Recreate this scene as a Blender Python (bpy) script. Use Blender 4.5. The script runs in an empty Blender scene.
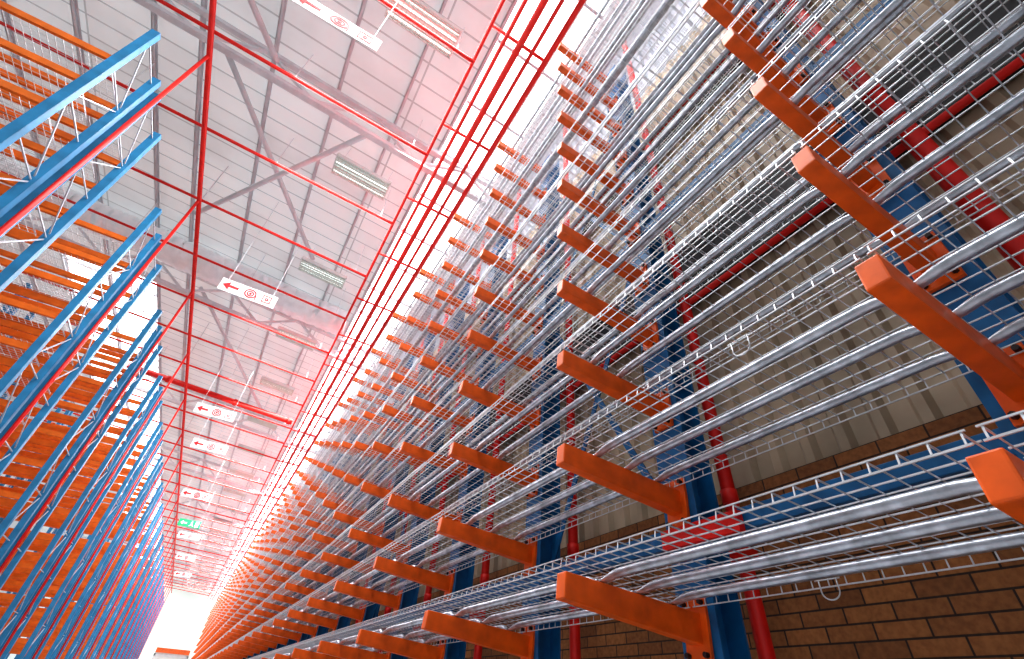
import bpy, bmesh, math, random
from mathutils import Vector, Matrix
random.seed(4)
C = bpy.context.scene.collection
SC = bpy.context.scene
try:
    SC.view_settings.view_transform = 'Standard'
    SC.view_settings.look = 'Medium High Contrast'
except Exception: pass
A = 1.3
FLOOR = -1.5
# ---------------------------------------------------------------- materials
def mat(name, col, rough=.5, metal=0., var=.12, scale=6., emit=0., bump=0., bscale=40., coat=0., bdist=.02):
    m = bpy.data.materials.new(name); m.use_nodes = True
    nt = m.node_tree; b = nt.nodes['Principled BSDF']
    b.inputs['Roughness'].default_value = rough; b.inputs['Metallic'].default_value = metal
    tc = nt.nodes.new('ShaderNodeTexCoord'); n = nt.nodes.new('ShaderNodeTexNoise')
    n.inputs['Scale'].default_value = scale; n.inputs['Detail'].default_value = 5
    nt.links.new(tc.outputs['Object'], n.inputs['Vector'])
    r = nt.nodes.new('ShaderNodeValToRGB')
    r.color_ramp.elements[0].position = .3; r.color_ramp.elements[1].position = .7
    r.color_ramp.elements[0].color = [c*(1-var) for c in col]+[1]
    r.color_ramp.elements[1].color = [min(1, c*(1+var)) for c in col]+[1]
    nt.links.new(n.outputs['Fac'], r.inputs['Fac']); nt.links.new(r.outputs['Color'], b.inputs['Base Color'])
    if coat: b.inputs['Coat Weight'].default_value = coat
    if emit:
        b.inputs['Emission Color'].default_value = list(col)+[1]; b.inputs['Emission Strength'].default_value = emit
    if bump:
        n2 = nt.nodes.new('ShaderNodeTexNoise'); n2.inputs['Scale'].default_value = bscale
        nt.links.new(tc.outputs['Object'], n2.inputs['Vector'])
        bp = nt.nodes.new('ShaderNodeBump'); bp.inputs['Strength'].default_value = bump; bp.inputs['Distance'].default_value = bdist
        nt.links.new(n2.outputs['Fac'], bp.inputs['Height']); nt.links.new(bp.outputs['Normal'], b.inputs['Normal'])
    return m
M = {}
M['orange'] = mat('orange_paint', (.80, .12, .006), .42, 0, .18, 9)
M['orange2'] = mat('orange_beam_paint', (.78, .17, .012), .5, 0, .18, 5)
M['blue'] = mat('blue_paint', (.007, .125, .31), .42, 0, .3, 7)
M['blue2'] = mat('light_blue_paint', (.024, .23, .46), .42, 0, .2, 5)
M['red'] = mat('red_pipe_paint', (.80, .016, .010), .45, 0, .12, 6)
M['galv'] = mat('galvanised_tube', (.50, .54, .60), .32, .8, .3, 18)
M['wire'] = mat('zinc_wire', (.64, .67, .70), .4, .5, .12, 20)
M['bolt'] = mat('dark_bolt', (.06, .05, .05), .4, .8, .1, 20)
M['steel'] = mat('grey_roof_steel', (.74, .76, .79), .5, 0, .08, 4)
M['brace'] = mat('zinc_frame_brace', (.50, .54, .60), .45, .2, .15, 8)
M['purlin'] = mat('purlin_steel', (.68, .70, .73), .5, .0, .12, 4)
M['dark'] = mat('dark_steel', (.008, .009, .013), .6, .0, .3, 4)
M['white'] = mat('white_board', (.86, .86, .86), .4, 0, .02, 3)
M['lamp'] = mat('lamp_housing', (.76, .79, .78), .4, 0, .04, 3)
M['louvre'] = mat('lamp_louvre', (.60, .63, .60), .4, .1, .04, 3)
M['tube'] = mat('lamp_tube', (.95, 1, .97), .4, 0, 0, 3, emit=1.5)
M['redp'] = mat('sign_red', (.70, .005, .012), .5, 0, .02, 3)
M['green'] = mat('sign_green', (.0, .36, .14), .5, 0, .02, 3)
M['sky'] = mat('translucent_roof_sheet', (.97, .985, 1), .4, 0, .0, 3, emit=3.4)
M['skyw'] = mat('translucent_wall_sheet', (.48, .53, .60), .4, 0, .06, 3, emit=.18)
M['concrete'] = mat('concrete_floor', (.48, .49, .50), .45, 0, .15, 1.2, bump=.1)
M['foil'] = mat('silver_duct_foil', (.82, .84, .87), .42, .1, .08, 4, bump=.6, bscale=6, bdist=.05, emit=.10)  # faint emission added to the foil so the duct looks brighter
M['farwall'] = mat('pale_far_wall', (.74, .80, .76), .7, 0, .08, .6, emit=.45)  # plain wall given an added glow to brighten the far end
def brick_mat():
    m = bpy.data.materials.new('brown_brick'); m.use_nodes = True; nt = m.node_tree; b = nt.nodes['Principled BSDF']
    tc = nt.nodes.new('ShaderNodeTexCoord'); s = nt.nodes.new('ShaderNodeSeparateXYZ'); c = nt.nodes.new('ShaderNodeCombineXYZ')
    nt.links.new(tc.outputs['Object'], s.inputs[0]); nt.links.new(s.outputs['Y'], c.inputs['X']); nt.links.new(s.outputs['Z'], c.inputs['Y'])
    k = nt.nodes.new('ShaderNodeTexBrick'); nt.links.new(c.outputs[0], k.inputs['Vector'])
    k.inputs['Scale'].default_value = 1; k.inputs['Brick Width'].default_value = .22; k.inputs['Row Height'].default_value = .07
    k.inputs['Mortar Size'].default_value = .005; k.inputs['Mortar Smooth'].default_value = .3
    k.inputs['Color1'].default_value = (.40, .165, .052, 1); k.inputs['Color2'].default_value = (.24, .095, .032, 1)
    k.inputs['Mortar'].default_value = (.045, .026, .016, 1)
    n = nt.nodes.new('ShaderNodeTexNoise'); n.inputs['Scale'].default_value = 35; n.inputs['Detail'].default_value = 6
    nt.links.new(tc.outputs['Object'], n.inputs['Vector'])
    r = nt.nodes.new('ShaderNodeValToRGB'); r.color_ramp.elements[0].color = (.6, .55, .52, 1); r.color_ramp.elements[1].color = (1, 1, 1, 1)
    r.color_ramp.elements[0].position = .35; r.color_ramp.elements[1].position = .65
    nt.links.new(n.outputs['Fac'], r.inputs['Fac'])
    mx = nt.nodes.new('ShaderNodeMixRGB'); mx.blend_type = 'MULTIPLY'; mx.inputs['Fac'].default_value = .7
    nt.links.new(k.outputs['Color'], mx.inputs[1]); nt.links.new(r.outputs['Color'], mx.inputs[2])
    nt.links.new(mx.outputs[0], b.inputs['Base Color']); b.inputs['Roughness'].default_value = .85
    ma = nt.nodes.new('ShaderNodeMath'); ma.operation = 'MULTIPLY_ADD'; ma.inputs[1].default_value = -1
    nt.links.new(k.outputs['Fac'], ma.inputs[0]); nt.links.new(n.outputs['Fac'], ma.inputs[2])
    bp = nt.nodes.new('ShaderNodeBump'); bp.inputs['Strength'].default_value = .6; bp.inputs['Distance'].default_value = .01
    nt.links.new(ma.outputs[0], bp.inputs['Height']); nt.links.new(bp.outputs['Normal'], b.inputs['Normal'])
    return m
M['brick'] = brick_mat()
M['sheet'] = mat('beige_corrugated_sheet', (.44, .355, .255), .5, .0, .34, 1.5)
def roof_mat():
    m = bpy.data.materials.new('roof_lining'); m.use_nodes = True; nt = m.node_tree; b = nt.nodes['Principled BSDF']
    tc = nt.nodes.new('ShaderNodeTexCoord')
    k = nt.nodes.new('ShaderNodeTexBrick'); nt.links.new(tc.outputs['Object'], k.inputs['Vector'])
    k.inputs['Scale'].default_value = 1; k.inputs['Brick Width'].default_value = 6.; k.inputs['Row Height'].default_value = .42
    k.inputs['Mortar Size'].default_value = .018; k.offset = 0
    k.inputs['Color1'].default_value = (.79, .825, .835, 1); k.inputs['Color2'].default_value = (.72, .75, .76, 1)
    k.inputs['Mortar'].default_value = (.50, .52, .53, 1)
    n = nt.nodes.new('ShaderNodeTexNoise'); n.inputs['Scale'].default_value = .8; n.inputs['Detail'].default_value = 6
    nt.links.new(tc.outputs['Object'], n.inputs['Vector'])
    mx = nt.nodes.new('ShaderNodeMixRGB'); mx.blend_type = 'MULTIPLY'; mx.inputs['Fac'].default_value = .35
    nt.links.new(k.outputs['Color'], mx.inputs[1])
    r = nt.nodes.new('ShaderNodeValToRGB'); r.color_ramp.elements[0].color = (.66, .65, .65, 1); r.color_ramp.elements[1].color = (1, 1, 1, 1)
    r.color_ramp.elements[0].position = .35; r.color_ramp.elements[1].position = .6
    nt.links.new(n.outputs['Fac'], r.inputs['Fac']); nt.links.new(r.outputs['Color'], mx.inputs[2])
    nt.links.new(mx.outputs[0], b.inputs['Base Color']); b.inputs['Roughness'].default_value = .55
    nt.links.new(mx.outputs[0], b.inputs['Emission Color']); b.inputs['Emission Strength'].default_value = .30  # lining glows in its own colour, added so the ceiling looks bright
    return m
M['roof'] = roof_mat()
# ---------------------------------------------------------------- mesh builder
class MB:
    def __init__(s): s.v = []; s.f = []
    def hexa(s, p):
        o = len(s.v); s.v += [tuple(q) for q in p]
        for f in ((0,3,2,1),(4,5,6,7),(0,1,5,4),(1,2,6,5),(2,3,7,6),(3,0,4,7)): s.f.append(tuple(o+i for i in f))
        return s
    def box(s, x0, x1, y0, y1, z0, z1):
        return s.hexa([(x0,y0,z0),(x1,y0,z0),(x1,y1,z0),(x0,y1,z0),(x0,y0,z1),(x1,y0,z1),(x1,y1,z1),(x0,y1,z1)])
    def bar(s, a, b, w, h, up=(0,0,1)):
        a = Vector(a); b = Vector(b); d = (b-a).normalized(); u = Vector(up)
        if abs(d.dot(u)) > .95: u = Vector((1,0,0))
        r = d.cross(u).normalized()*w/2; t = r.cross(d).normalized()*h/2
        return s.hexa([a-r-t, a+r-t, a+r+t, a-r+t, b-r-t, b+r-t, b+r+t, b-r+t])
    def tube(s, pts, rad, n=8, caps=True):
        pts = [Vector(p) for p in pts]
        if not isinstance(rad, (list, tuple)): rad = [rad]*len(pts)
        o = len(s.v); ref = None
        for i, p in enumerate(pts):
            d = (pts[min(i+1, len(pts)-1)]-pts[max(i-1, 0)]).normalized()
            if ref is None:
                ref = Vector((0,0,1)) if abs(d.z) < .9 else Vector((1,0,0))
            x = d.cross(ref).normalized(); y = x.cross(d).normalized()
            rr = rad[i]; rx, ry = rr if isinstance(rr, tuple) else (rr, rr)
            for k in range(n):
                t = 2*math.pi*(k+.5)/n
                s.v.append(tuple(p+x*math.cos(t)*rx+y*math.sin(t)*ry))
        for i in range(len(pts)-1):
            for k in range(n):
                k2 = (k+1) % n
                s.f.append((o+i*n+k, o+i*n+k2, o+(i+1)*n+k2, o+(i+1)*n+k))
        if caps:
            s.f.append(tuple(o+k for k in range(n))[::-1]); e = o+(len(pts)-1)*n
            s.f.append(tuple(e+k for k in range(n)))
        return s
    def mesh(s, name, m, bev=0, smooth=False):
        me = bpy.data.meshes.new(name); me.from_pydata(s.v, [], s.f)
        bm = bmesh.new(); bm.from_mesh(me)
        bmesh.ops.recalc_face_normals(bm, faces=bm.faces)
        if bev: bmesh.ops.bevel(bm, geom=list(bm.edges), offset=bev, segments=2, affect='EDGES', profile=.6)
        bm.to_mesh(me); bm.free()
        if smooth:
            for p in me.polygons: p.use_smooth = len(p.vertices) == 4
        me.materials.append(m); return me
    def build(s, name, m, parent=None, bev=0, smooth=False, loc=None):
        return link(name, s.mesh(name, m, bev, smooth), parent, loc)
def link(name, me, parent=None, loc=None):
    o = bpy.data.objects.new(name, me); C.objects.link(o)
    if parent: o.parent = parent
    if loc: o.location = loc
    return o
def tag(o, label, cat, group=None, kind=None):
    o['label'] = label; o['category'] = cat
    if group: o['group'] = group
    if kind: o['kind'] = kind
    return o
def thing(name, label, cat, loc=(0,0,0), group=None):
    o = bpy.data.objects.new(name, None); C.objects.link(o); o.location = loc; o.empty_display_size = .1
    return tag(o, label, cat, group)
def struct(o): o['kind'] = 'structure'; return o
ONES = ['','first','second','third','fourth','fifth','sixth','seventh','eighth','ninth','tenth','eleventh','twelfth','thirteenth','fourteenth','fifteenth','sixteenth','seventeenth','eighteenth','nineteenth']
TENS = {20:'twentieth',30:'thirtieth',40:'fortieth'}; TW = {2:'twenty',3:'thirty',4:'forty'}
def nth(i):
    if i < 20: return ONES[i]
    return TENS[i] if i % 10 == 0 else TW[i//10]+'-'+ONES[i % 10]
# ---------------------------------------------------------------- setting
def roofz(x): return 9.3-.09*x
YN, YF = -5., 76.
MB().box(-16, 3.2, YN, YF, FLOOR-.1, FLOOR).build('floor', M['concrete']); struct(bpy.data.objects['floor'])
SK0, SK1 = .90, 2.2
def roofpiece(x0, x1, y0, y1, th=.06):
    return [(x0,y0,roofz(x0)),(x1,y0,roofz(x1)),(x1,y1,roofz(x1)),(x0,y1,roofz(x0)),
            (x0,y0,roofz(x0)+th),(x1,y0,roofz(x1)+th),(x1,y1,roofz(x1)+th),(x0,y1,roofz(x0)+th)]
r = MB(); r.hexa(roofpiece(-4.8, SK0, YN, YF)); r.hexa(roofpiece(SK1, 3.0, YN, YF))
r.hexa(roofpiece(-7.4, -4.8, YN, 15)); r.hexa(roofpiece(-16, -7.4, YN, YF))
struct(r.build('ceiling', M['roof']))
for i, (x0, x1, y0) in enumerate([(SK0, SK1, YN), (-7.4, -4.8, 15)]):
    s = MB(); s.hexa(roofpiece(x0, x1, y0, YF, .05)); struct(s.build('window_%d' % (i+1), M['sky']))
    b = MB(); y = y0+.6
    while y < YF-1:
        b.hexa([(x0,y,roofz(x0)-.08),(x1,y,roofz(x1)-.08),(x1,y+.05,roofz(x1)-.08),(x0,y+.05,roofz(x0)-.08),(x0,y,roofz(x0)-.002),(x1,y,roofz(x1)-.002),(x1,y+.05,roofz(x1)-.002),(x0,y+.05,roofz(x0)-.002)]); y += 1.25
    struct(b.build('trim_%d' % (i+1), M['purlin']))
WX = 2.66
struct(MB().box(WX, WX+.25, YN, YF, FLOOR, 1.19).build('wall_right', M['brick']))
def sheet(z0, z1, m, name):
    b = MB(); pitch = .2; y = YN; prof = []
    while y < YF:
        prof += [(y, 0), (y+.10, 0), (y+.125, .04), (y+.175, .04)]; y += pitch
    o = len(b.v)
    for (yy, d) in prof: b.v += [(WX+.08-d, yy, z0), (WX+.08-d, yy, z1)]
    for i in range(len(prof)-1): b.f.append((o+2*i, o+2*i+2, o+2*i+3, o+2*i+1))
    return struct(b.build(name, m))
sheet(1.17, 6.8, M['sheet'], 'wall_right_upper')
sheet(6.8, 9.1, M['skyw'], 'window_3')
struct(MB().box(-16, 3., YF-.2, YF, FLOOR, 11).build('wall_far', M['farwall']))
for zz, h, w_ in [(3.10, .64, 'wide dark lower'), (5.2, .2, 'thin dark upper')]:
    b = MB(); b.box(WX-.06, WX+.03, YN, YF, zz-h/2, zz+h/2)
    tag(b.build('wall_girt', M['dark']), '%s steel girt running along the corrugated wall' % w_, 'girt')
d = thing('roller_door', 'pale roller shutter door in the far end wall', 'door', (-.6, YF-.25, FLOOR))
MB().box(-1.6, 1.6, -.04, 0, 0, 4).build('shutter', M['lamp'], d)
MB().box(-1.75, -1.6, -.1, 0, 0, 4.2).box(1.6, 1.75, -.1, 0, 0, 4.2).box(-1.75, 1.75, -.1, 0, 4, 4.25).build('door_frame', M['steel'], d)
MB().box(-1.7, 1.7, -.3, 0, 4.3, 4.75).build('shutter_housing', M['orange'], d)

# ---------------------------------------------------------------- purlins + trusses
xs = [-14, -12.2, -10.4, -8.6, -7.45, -6.1, -4.75, -3.9, -2.6, -1.35, -.15, .85]
for i, x in enumerate(xs):
    b = MB(); z = roofz(x)-.085 if x == -6.1 else roofz(x)-.005
    b.box(x-.025, x-.015, YN, YF, z-.12, z); b.box(x-.025, x+.03, YN, YF, z-.12, z-.11); b.box(x-.025, x+.03, YN, YF, z-.01, z)
    tag(b.build('roof_purlin', M['purlin']), 'long grey roof purlin, %s from the skylight side wall' % nth(len(xs)-i), 'purlin', 'grey purlins under the roof')
TY = [5.6+7.7*i for i in range(9)]
def fz(x, d): return roofz(x)-d
for i, ty in enumerate(TY):
    t = thing('roof_truss', 'light grey steel lattice roof truss, %s from the camera' % nth(i+1), 'truss', (0, ty, 0), 'roof trusses across the hall')
    X0, X1 = -14, 2.55
    MB().bar((X0,0,fz(X0,.28)), (X1,0,fz(X1,.28)), .10, .10).build('top_chord', M['steel'], t)
    MB().bar((X0,0,fz(X0,.95)), (X1,0,fz(X1,.95)), .12, .10).build('bottom_chord', M['steel'], t)
    n = 8; dx = (X1-X0)/n
    for k in range(n):
        xa = X0+k*dx; xm = xa+dx/2; xb = xa+dx
        MB().bar((xa,0,fz(xa,.95)), (xm,0,fz(xm,.28)), .06, .06).build('web_member', M['steel'], t)
        MB().bar((xm,0,fz(xm,.28)), (xb,0,fz(xb,.95)), .06, .06).build('web_member', M['steel'], t)
br = [((-3.3,6.0),(-.75,10.2)), ((-.5,5.8),(-3.6,10.4)), ((-5.6,1.2),(-2.4,5.5)), ((-3.4,13.6),(-.4,20.8))]
wd = ['under the near lamps, leaning right', 'between the first two trusses, leaning left', 'at the upper left of the view', 'beyond the silver duct, leaning right']
for (p, q), w in zip(br, wd):
    dd = .42 if 'right' in w else .58
    tag(MB().tube([(p[0],p[1],fz(p[0],dd)), (q[0],q[1],fz(q[0],dd))], .055, 8).build('wind_brace', M['steel'], smooth=True), 'grey tubular diagonal roof brace '+w, 'brace', 'diagonal roof braces')
b = MB(); pts = []; rad = []
for k in range(130):
    x = -9+k*(9.7/129); pts.append((x, 12.25+random.uniform(-.015,.015), 8.84-.064*x+random.uniform(-.015,.015))); rad.append((.48*random.uniform(.95,1.03), .36*random.uniform(.95,1.03)))
b.tube(pts, rad, 24)
b.v = [(vx+random.uniform(-.012,.012), vy+random.uniform(-.014,.014), vz+random.uniform(-.014,.014)) for vx, vy, vz in b.v]
t = thing('silver_duct', 'crumpled silver grey lagged duct crossing under the roof beside a truss', 'duct')
dm = b.build('foil_wrap', M['foil'], t, smooth=True)
for x in (-7, -4.5, -2, .3): MB().box(x-.015, x+.015, 12.24, 12.26, 9.1-.064*x, roofz(x)).build('hanger', M['steel'], t)

# ---------------------------------------------------------------- cantilever racks, right
X_TIP = A; ARM_L = .806; TH = math.radians(4.2)
PITCH = 1.175*A; Y0 = .235*A
LEV = [.375*A+.458*A*k for k in range(11)]
NCOL = 46
XC = X_TIP+ARM_L*math.cos(TH)
COLW, COLD = .23, .19
TOPZ = LEV[-1]+.25
cm = MB(); hw = COLW/2; H = TOPZ-FLOOR
cm.box(0, .014, -hw, hw, 0, H); cm.box(COLD-.014, COLD, -hw, hw, 0, H); cm.box(.014, COLD-.014, -.008, .008, 0, H)
up_me = cm.mesh('upright', M['blue'])
bm_ = MB(); bm_.box(-.95, .25, -.05, .05, 0, .02); bm_.box(-.95, .0, -.045, .045, .12, .135); bm_.box(-.95, 0, -.007, .007, .02, .12); bm_.box(-.96, -.95, -.05, .05, 0, .135)
foot_me = bm_.mesh('base_foot', M['blue'])
am = MB(); t0, t1 = .105, .13; w = .034
am.hexa([(0,-w,-t0),(ARM_L,-w,-t1),(ARM_L,w,-t1),(0,w,-t0),(0,-w,0),(ARM_L,-w,0),(ARM_L,w,0),(0,w,0)])
arm_me = am.mesh('arm', M['orange'], bev=.006)
pl = MB(); pl.box(ARM_L-.016, ARM_L+.004, -.072, .072, -.20, .07)
plate_me = pl.mesh('base_plate', M['orange'], bev=.002)
bo = MB()
bo.tube([(ARM_L-.040, -.054, -.172), (ARM_L-.014, -.054, -.172)], .012, 6)
bolt_me = bo.mesh('bolt', M['bolt'])
def colname(k):
    if k < 0: return 'beside the camera, before the nearest visible one'
    if k == 0: return 'nearest in view, at the right edge'
    return '%s in view from the right edge' % nth(k+1)
for k in range(-1, NCOL-1):
    y = Y0+PITCH*k
    t = thing('cantilever_rack', 'blue cantilever rack upright with orange arms, '+colname(k), 'cantilever rack', (XC, y, FLOOR), 'cantilever racks along the right side')
    link('upright', up_me, t); link('base_foot', foot_me, t)
    for z in LEV:
        a = link('arm', arm_me, t, (X_TIP-XC, 0, z-FLOOR)); a.rotation_euler = (0, TH, 0)
        if k < 9:
            p = link('base_plate', plate_me, a)
            if k < 4:
                for (by, bzz) in ((0,0), (.108,0), (0,.215), (.108,.215)): link('bolt', bolt_me, a, (0, by, bzz))
brz = [(.80, .05, 'lower'), (2.5*A, .06, 'upper')]
bd = MB().bar((.10, hw, 0), (.10, PITCH-hw, 2.35), .05, .012, (1,0,0)); bd.bar((.115, hw, 2.35), (.115, PITCH-hw, 0), .05, .012, (1,0,0)); bd_me = bd.mesh('cross_brace', M['blue'])
for z, hh, w_ in brz:
    bb_me = MB().box(.004, .08, hw, PITCH-hw, -hh, hh).mesh('rack_brace', M['blue'], bev=.004)
    for k in range(-1, NCOL-2):
        o = link('rack_brace', bb_me, None, (XC, Y0+PITCH*k, z))
        tag(o, '%s blue rail behind the decks, %s bay from the right edge' % (w_, nth(k+2)), 'rail', 'blue rails between the rack uprights')
        if k % 3 == 1:
            o = link('cross_brace', bd_me, None, (XC, Y0+PITCH*k, z+.1))
            tag(o, '%s blue crossed flat bracing, %s bay from the right edge' % (w_, nth(k+2)), 'brace', 'crossed braces of the cantilever rack')
YA = Y0+PITCH
rb = MB().box(XC-.045, XC-.002, YA-.38, YA+.12, .73, .83)
tag(rb.build('rail_bracket', M['red'], bev=.004), 'red steel bracket across the second blue rack upright near the brick wall', 'bracket')
# ---------------------------------------------------------------- wire decks
TX = [.22, .43, .64]
tb = MB()
prof = [(.004, .013, (.021,.010)), (.032, .013, (.021,.011)), (.06, .020, (.020,.016)), (.09, .028, .019), (.13, .032, .0195), (.24, .033, .0195)]
pr = prof+[(PITCH-y_, z_, r_) for (y_, z_, r_) in prof[::-1]]
tb.tube([(0, y_, z_) for (y_, z_, r_) in pr], [r_ for (_, _, r_) in pr], 12)
tube_me = tb.mesh('support_tube', M['galv'], smooth=True)
def wires(L, W, nx, ny, r, z, drop=.04, n=4):
    b = MB()
    for i in range(nx):
        y = .02+(W-.04)*i/(nx-1)
        b.tube([(.01, y, z-drop), (.012, y, z), (L-.03, y, z), (L-.028, y, z-drop)], r, n, False)
    for j in range(ny):
        x = .012+(L-.045)*j/(ny-1)
        b.tube([(x, .01, z+r), (x, W-.01, z+r)], r, n, False)
    b.tube([(.01, .01, z-drop), (.01, W-.01, z-drop)], r*1.1, n, False)
    b.tube([(L-.028, .01, z-drop), (L-.028, W-.01, z-drop)], r*1.1, n, False)
    return b
mesh_me = wires(ARM_L, PITCH, 23, 12, .0032, .057, .032).mesh('wire_mesh', M['wire'])
NB = 27
LW = ['lowest visible', 'second', 'third', 'fourth', 'fifth', 'sixth', 'seventh', 'eighth', 'ninth', 'tenth', 'topmost']
for k in range(-1, NB-1):
    y = Y0+PITCH*k
    for li, z in enumerate(LEV):
        t = thing('wire_deck', 'wire mesh deck on tubes, %s level, %s bay from the right edge' % (LW[li], nth(k+2)), 'wire deck', (X_TIP, y, z), 'wire decks on the cantilever arms')
        t.rotation_euler = (0, TH, 0)
        link('wire_mesh', mesh_me, t)
        for x in TX: link('support_tube', tube_me, t, (x, 0, 0))
b = MB(); ys, ye = Y0+PITCH*(NB-1), Y0+PITCH*(NCOL-2)
for z in LEV:
    for x in TX:
        zz = z+.036-x*math.tan(TH); b.tube([(X_TIP+x, ys, zz), (X_TIP+x, ye, zz)], .021, 6)
    for j in range(9):
        x = .012+.76*j/8; zz = z+.062-x*math.tan(TH); b.tube([(X_TIP+x, ys, zz), (X_TIP+x, ye, zz)], .003, 3, False)
    yy = ys
    while yy < ye:
        b.tube([(X_TIP, yy, z+.06), (X_TIP+.78, yy, z+.06-.78*math.tan(TH))], .003, 3, False); yy += .09
tag(b.build('distant_wire_decks', M['wire']), 'mass of small distant galvanised wire decks at the far end of the right rack', 'wire decks', kind='stuff')
def hook(x, y, z, label):
    b = MB(); pts = []
    for q in range(13):
        a = math.pi*q/12; pts.append((0, -.035*math.cos(a), -.02-.03*math.sin(a)))
    b.tube([(0,-.035,.02)]+pts+[(0,.035,.02)], .0028, 6); b.tube([(0,-.05,.02), (0,.05,.02)], .0028, 6)
    tag(b.build('wire_hook', M['wire'], loc=(x,y,z), smooth=True), label, 'hook', 'wire loops hung from decks')
hook(1.36, .78, LEV[1]+.02, 'small wire loop hanging under the front edge of a deck near the corrugated wall')
hook(2.06, 1.13, LEV[0]-.03, 'small wire loop hanging in front of the brick wall')

# ---------------------------------------------------------------- red risers behind the racks
XR = 2.43
for k in range(0, NCOL-1):
    y = Y0+PITCH*k-.10; rr = .04
    if k == 0: y, rr = .09, .052
    t = thing('riser_pipe', 'red vertical sprinkler pipe behind the rack upright %s' % colname(k), 'pipe', (XR, y, FLOOR), 'red risers behind the cantilever racks')
    MB().tube([(0,0,0), (0,0,8.0-FLOOR)], rr, 12).build('pipe', M['red'], t, smooth=True)
    if k < 8:
        for z in ((2.55, 5.6) if k else (2.2, 4.6, 6.2)):
            MB().tube([(0,0,z-.04), (0,0,z+.04)], rr*1.18, 12).build('coupling', M['red'], t, smooth=True)
        MB().box(-.13, 0, -.09, -.0, .72-FLOOR-.04, .72-FLOOR+.03).build('pipe_bracket', M['red'], t)
for z, w_ in ((2.04*A, 'lower'), (4.0*A, 'upper')):
    tag(MB().tube([(XR+.085, -3, z), (XR+.085, 69, z)], .026, 8).build('branch_pipe', M['red'], smooth=True), '%s red sprinkler pipe running lengthwise behind the cantilever rack' % w_, 'pipe')

# ---------------------------------------------------------------- red pipes under the roof
t = thing('pipe_run', 'bundle of parallel red sprinkler mains along the skylight above the rack', 'pipes', (0, 0, 8.1))
for x, r_ in ((.60, .030), (.88, .035), (1.12, .055), (1.34, .032), (1.60, .055)):
    MB().tube([(x, -3, 0), (x, 72, 0)], r_, 8).build('main_pipe', M['red'], t, smooth=True)
for i in range(38):
    MB().tube([(.58, .8+1.85*i, .06), (1.62, .8+1.85*i, .06)], .028, 6).build('cross_pipe', M['red'], t, smooth=True)
for i in range(10): MB().box(1.10, 1.13, 2+7*i, 2.03+7*i, .05, roofz(1.1)-8.1).build('hanger', M['steel'], t)
t = thing('long_sprinkler_main', 'slim red sprinkler main running lengthwise above the aisle by the left shelving', 'pipe', (-3.2, 0, 8.16))
MB().tube([(0,-3,0), (0,72,0)], .045, 8).build('pipe', M['red'], t, smooth=True)
for i in range(10): MB().box(-.01, .01, 2+7*i, 2.02+7*i, .04, roofz(-3.2)-8.16).build('hanger', M['steel'], t)
bp_me = MB().tube([(-9, 0, .055*5.8), (.62, 0, -.055*3.82)], .032, 6).mesh('pipe', M['red'], smooth=True)
hg_me = MB().box(-.006, .006, -.006, .006, 0, 1.0).mesh('hanger', M['steel'])
for i in range(36):
    y = 1.3+1.93*i
    if abs(y-18.7) < .3: y += .3
    t = thing('branch_pipe', 'thin red sprinkler branch crossing under the roof, %s from the camera' % nth(i+1), 'pipe', (0, y, 8.26), 'thin red branches under the roof')
    link('pipe', bp_me, t)
    for x in (-7.4, -4.6, -1.9, .3): link('hanger', hg_me, t, (x, 0, -.055*(x+3.2)))
b = thing('cross_main', 'thick red water main crossing high over the aisle beyond the silver duct', 'pipe', (0, 18.7, 8.26))
def cmz(x): return .3-.4*(x+5.2)/6.3
MB().tube([(-5.2,0,cmz(-5.2)), (.52,0,cmz(.52))], .10, 12).build('pipe', M['red'], b, smooth=True)
for x in (-3.9, -1.6, .4): MB().tube([(x-.06,0,cmz(x-.06)), (x+.06,0,cmz(x+.06))], .125, 12).build('coupling', M['red'], b, smooth=True)
for x in (-4.5, -.6): MB().box(x-.01, x+.01, -.01, .01, cmz(x)+.09, roofz(x)-8.26).build('hanger', M['steel'], b)

# ---------------------------------------------------------------- left shelving
XL = -3.3; BL = 2.6; HT = 6.76; DEP = .72
post_me = MB().box(-.05, .05, -.045, -.036, 0, HT-FLOOR).box(-.05, -.042, -.045, .045, 0, HT-FLOOR).box(.042, .05, -.045, .045, 0, HT-FLOOR).mesh('post', M['blue2'])
bz = MB(); z = .15; side = 0
while z+.8 < HT-FLOOR:
    y1, y2 = (.03, DEP-.03) if side == 0 else (DEP-.03, .03)
    bz.bar((0, y1, z), (0, y2, z+.72), .014, .016); bz.bar((0, .03, z+.75), (0, DEP-.03, z+.75), .014, .016)
    z += .8; side ^= 1
brace_me = bz.mesh('bracing', M['brace'])
LL = [.06+.58*i for i in range(11)]
beam_me = MB().box(-BL+.05, -.05, -.02, .02, -.05, .045).box(-.055, -.048, -.04, .04, -.08, .08).box(-BL+.050, -BL+.056, -.04, .04, -.08, .08).mesh('beam', M['orange2'])
ldeck = wires(BL-.12, DEP-.04, 10, 30, .0036, .067, .02).mesh('wire_mesh', M['wire'])
far = MB()
for z in LL:
    for yy in (0, DEP): far.box(-BL+.05, -.05, yy-.018, yy+.018, z-FLOOR-.036, z-FLOOR+.038)
far_b = far.mesh('beams', M['orange2'])
rows = 19
NUM = ['lowest', 'second', 'third', 'fourth', 'fifth', 'sixth', 'seventh', 'eighth', 'ninth', 'topmost']
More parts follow.
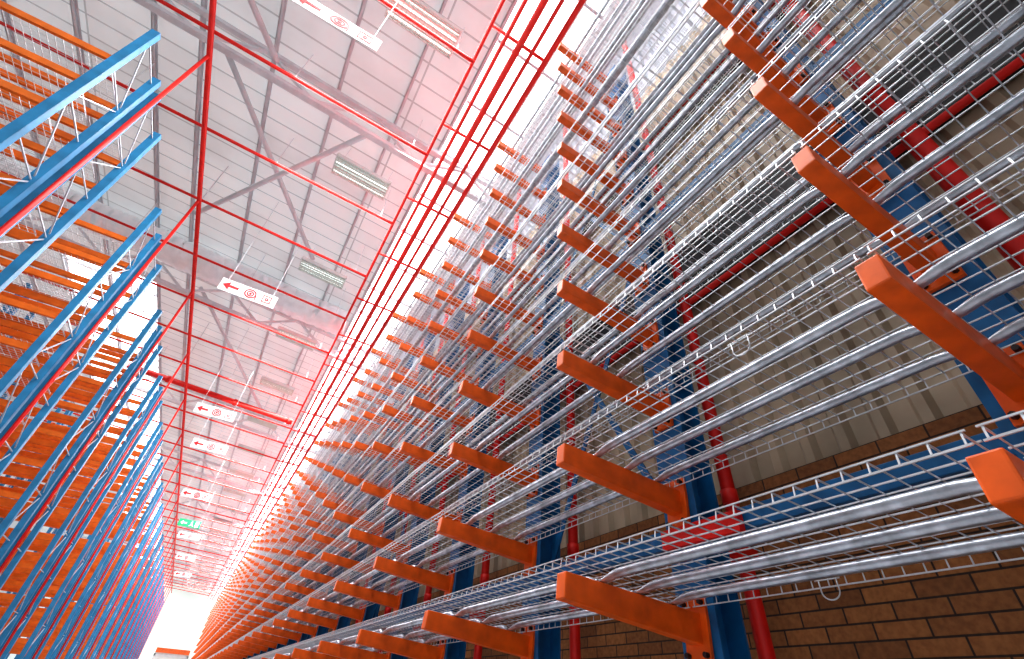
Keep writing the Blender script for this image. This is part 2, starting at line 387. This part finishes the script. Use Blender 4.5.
for rI in range(rows):
    nb = 2 if rI < 4 else 1
    for sI in range(2):
        y = 4.68+3.4*rI+(0 if sI == 0 else .97)
        nm = 'near' if sI == 0 else 'far'
        t = thing('shelving_run', 'orange and blue shelving, %s side of %s left double row' % (nm, nth(rI+1)), 'shelving', (XL, y, FLOOR), 'shelving runs on the left')
        for f in range(nb+1):
            for yy in (0, DEP): link('post', post_me, t, (-f*BL, yy, 0))
            link('bracing', brace_me, t, (-f*BL, 0, 0))
        if rI < 12:
            for bay in range(nb):
                for li, z in enumerate(LL):
                    for yy in (0, DEP): link('beam', beam_me, t, (-bay*BL, yy, z-FLOOR))
        else: link('beams', far_b, t)
        if rI < 2:
            for bay in range(2):
                for q, li in enumerate(range(1, 11)):
                    z = LL[li]
                    o = link('wire_shelf', ldeck, None, (XL-bay*BL-BL+.06, y+.02, z))
                    tag(o, '%s wire shelf, %s bay, %s side of %s left double row' % (NUM[q], ['aisle', 'inner'][bay], nm, nth(rI+1)), 'wire shelf', 'wire shelves of the left shelving')
    y = 4.68+3.4*rI+.845
    tag(MB().tube([(XL+.1, y, FLOOR), (XL+.1, y, 8.1)], .028, 8).build('riser_pipe', M['red'], smooth=True), 'slim red riser rising beside the %s double row of left shelving' % nth(rI+1), 'pipe', 'red risers at the left shelving ends')

# ---------------------------------------------------------------- lights
def lamp_meshes():
    h = MB(); L, W = .58, .24
    h.box(-L, L, -W, W, .05, .09); h.box(-L, L, -W, -W+.015, 0, .05); h.box(-L, L, W-.015, W, 0, .05); h.box(-L, -L+.015, -W, W, 0, .05); h.box(L-.015, L, -W, W, 0, .05)
    lv = MB()
    for j in range(6):
        y = -W+.015+(2*W-.03)*(j+.5)/6
        lv.box(-L+.02, L-.02, y-.010, y+.010, -.004, .022)
    for j in range(15):
        x = -L+.06+j*.0755; lv.box(x-.005, x+.005, -W+.02, W-.02, .0, .03)
    tu = MB()
    for j in range(4):
        y = -W+.08+j*.107; tu.tube([(-L+.03, y, .037), (L-.03, y, .037)], .011, 8)
    hg = MB(); hg.tube([(-L+.1,0,.09), (-L+.1,0,.75)], .006, 5); hg.tube([(L-.1,0,.09), (L-.1,0,.75)], .006, 5)
    return h.mesh('housing', M['lamp']), lv.mesh('louvre', M['louvre']), tu.mesh('light_tube', M['tube']), hg.mesh('hanger', M['steel'])
hm, lm, tm, gm = lamp_meshes()
for i in range(20):
    y = 3.28+3.33*i; x = -.31-.035*i if i < 10 else -.65
    t = thing('louvred_light', 'white louvred roof light over the aisle, %s from the camera' % nth(i+1), 'light', (x, y, 8.36), 'row of louvred roof lights')
    t.rotation_euler = (0, math.radians(4), 0)
    link('housing', hm, t); link('louvre', lm, t); link('light_tube', tm, t); link('hanger', gm, t)

# ---------------------------------------------------------------- signs
def ring(b, cx, cz, r0, r1, y, n=24, th=.006):
    for k in range(n):
        a, c = 2*math.pi*k/n, 2*math.pi*(k+1)/n
        p = [(cx+r0*math.cos(a), cz+r0*math.sin(a)), (cx+r1*math.cos(a), cz+r1*math.sin(a)), (cx+r1*math.cos(c), cz+r1*math.sin(c)), (cx+r0*math.cos(c), cz+r0*math.sin(c))]
        b.hexa([(q[0], y-th, q[1]) for q in p]+[(q[0], y, q[1]) for q in p])
def rect(b, x0, z0, x1, z1, y, th=.006): b.box(x0, x1, y-th, y, z0, z1)
def poly(b, pts, y):
    o = len(b.v); b.v += [(x, y-.006, z) for x, z in pts]; b.f.append(tuple(range(o, o+len(pts))))
bd_ = MB().box(-.56, .56, -.008, .008, -.16, .16).mesh('board', M['white'])
Y_ = -.009
g = MB(); rect(g, -.40, -.03, -.20, .03, Y_); poly(g, [(-.51,0), (-.38,.105), (-.38,-.105)], Y_); ga = g.mesh('arrow_symbol', M['redp'])
g = MB()
for r0, r1 in ((.002, .028), (.046, .072), (.092, .120)): ring(g, .04, 0, r0, r1, Y_)
rect(g, .15, -.12, .168, .0, Y_)
gr = g.mesh('hose_reel_symbol', M['redp'])
g = MB(); rect(g, .28, .075, .46, .095, Y_); rect(g, .28, -.095, .46, -.075, Y_); rect(g, .28, -.075, .30, .075, Y_); rect(g, .44, -.075, .46, .075, Y_)
ring(g, .37, 0, .015, .04, Y_, 16)
gb = g.mesh('box_symbol', M['redp'])
hw_ = MB().tube([(-.45,0,.15), (-.45,0,2.0)], .005, 5).tube([(.45,0,.15), (.45,0,2.0)], .005, 5).mesh('hanger', M['steel'])
for i, (x, y) in enumerate([(-1.20,3.14), (-1.53,9.35), (-1.74,15.9), (-1.72,18.9), (-1.9,25.2), (-1.9,33.5), (-1.9,40), (-1.9,47)]):
    t = thing('hose_reel_sign', 'white hanging sign with red left arrow and rings, %s from the camera' % nth(i+1), 'sign', (x, y, 6.6), 'hanging fire hose signs')
    link('board', bd_, t); link('hanger', hw_, t)
    link('arrow_symbol', ga, t); link('hose_reel_symbol', gr, t); link('box_symbol', gb, t)
t = thing('exit_sign', 'green hanging exit sign with running figure and arrow far down the aisle', 'sign', (-1.95, 30.2, 6.5))
MB().box(-.5, .5, -.03, .03, -.17, .17).build('board', M['green'], t)
g = MB(); yy = -.032
poly(g, [(-.42,0), (-.30,.1), (-.30,-.1)], yy); rect(g, -.31, -.03, -.12, .03, yy)
ring(g, .10, .10, .001, .03, yy, 12); poly(g, [(.04,.06), (.12,.06), (.14,-.02), (.08,-.02)], yy); poly(g, [(.08,-.02), (.12,-.02), (.03,-.13), (-.01,-.13)], yy); poly(g, [(.10,-.02), (.14,-.02), (.20,-.12), (.16,-.12)], yy)
rect(g, .26, -.14, .42, .14, yy)
g.build('symbols', M['white'], t); link('hanger', hw_, t)

# ---------------------------------------------------------------- light
w = bpy.data.worlds.new('World'); SC.world = w; w.use_nodes = True
bg = w.node_tree.nodes['Background']; bg.inputs['Color'].default_value = (.92, .95, 1, 1); bg.inputs['Strength'].default_value = .5
def area(loc, rot, sx, sy, e, col=(1,1,1)):
    l = bpy.data.lights.new('light', 'AREA'); l.shape = 'RECTANGLE'; l.size = sx; l.size_y = sy; l.energy = e; l.color = col
    o = bpy.data.objects.new('aisle_fill', l); C.objects.link(o); o.location = loc; o.rotation_euler = rot; return o
for i in range(6):
    area((-.6, 4+12*i, 8.3), (0, 0, 0), 2.5, 9, 780 if i < 2 else 1150)  # fill lamps added below the louvred lights to brighten the hall

# ---------------------------------------------------------------- camera
cd = bpy.data.cameras.new('camera'); cam = bpy.data.objects.new('camera', cd); C.objects.link(cam)
yv = Vector((-347, -355.5, -467.5)).normalized(); zv = Vector((46, 569.5, -467.5)); zv = (zv-yv*zv.dot(yv)).normalized(); xv = yv.cross(zv)
cam.matrix_world = Matrix((( *xv, 0), ( *yv, 0), ( *zv, 0), (0,0,0,1)))
cd.sensor_width = 36; cd.sensor_fit = 'HORIZONTAL'; cd.lens = 467.5/1024*36; cd.clip_start = .02; cd.clip_end = 300
SC.camera = cam
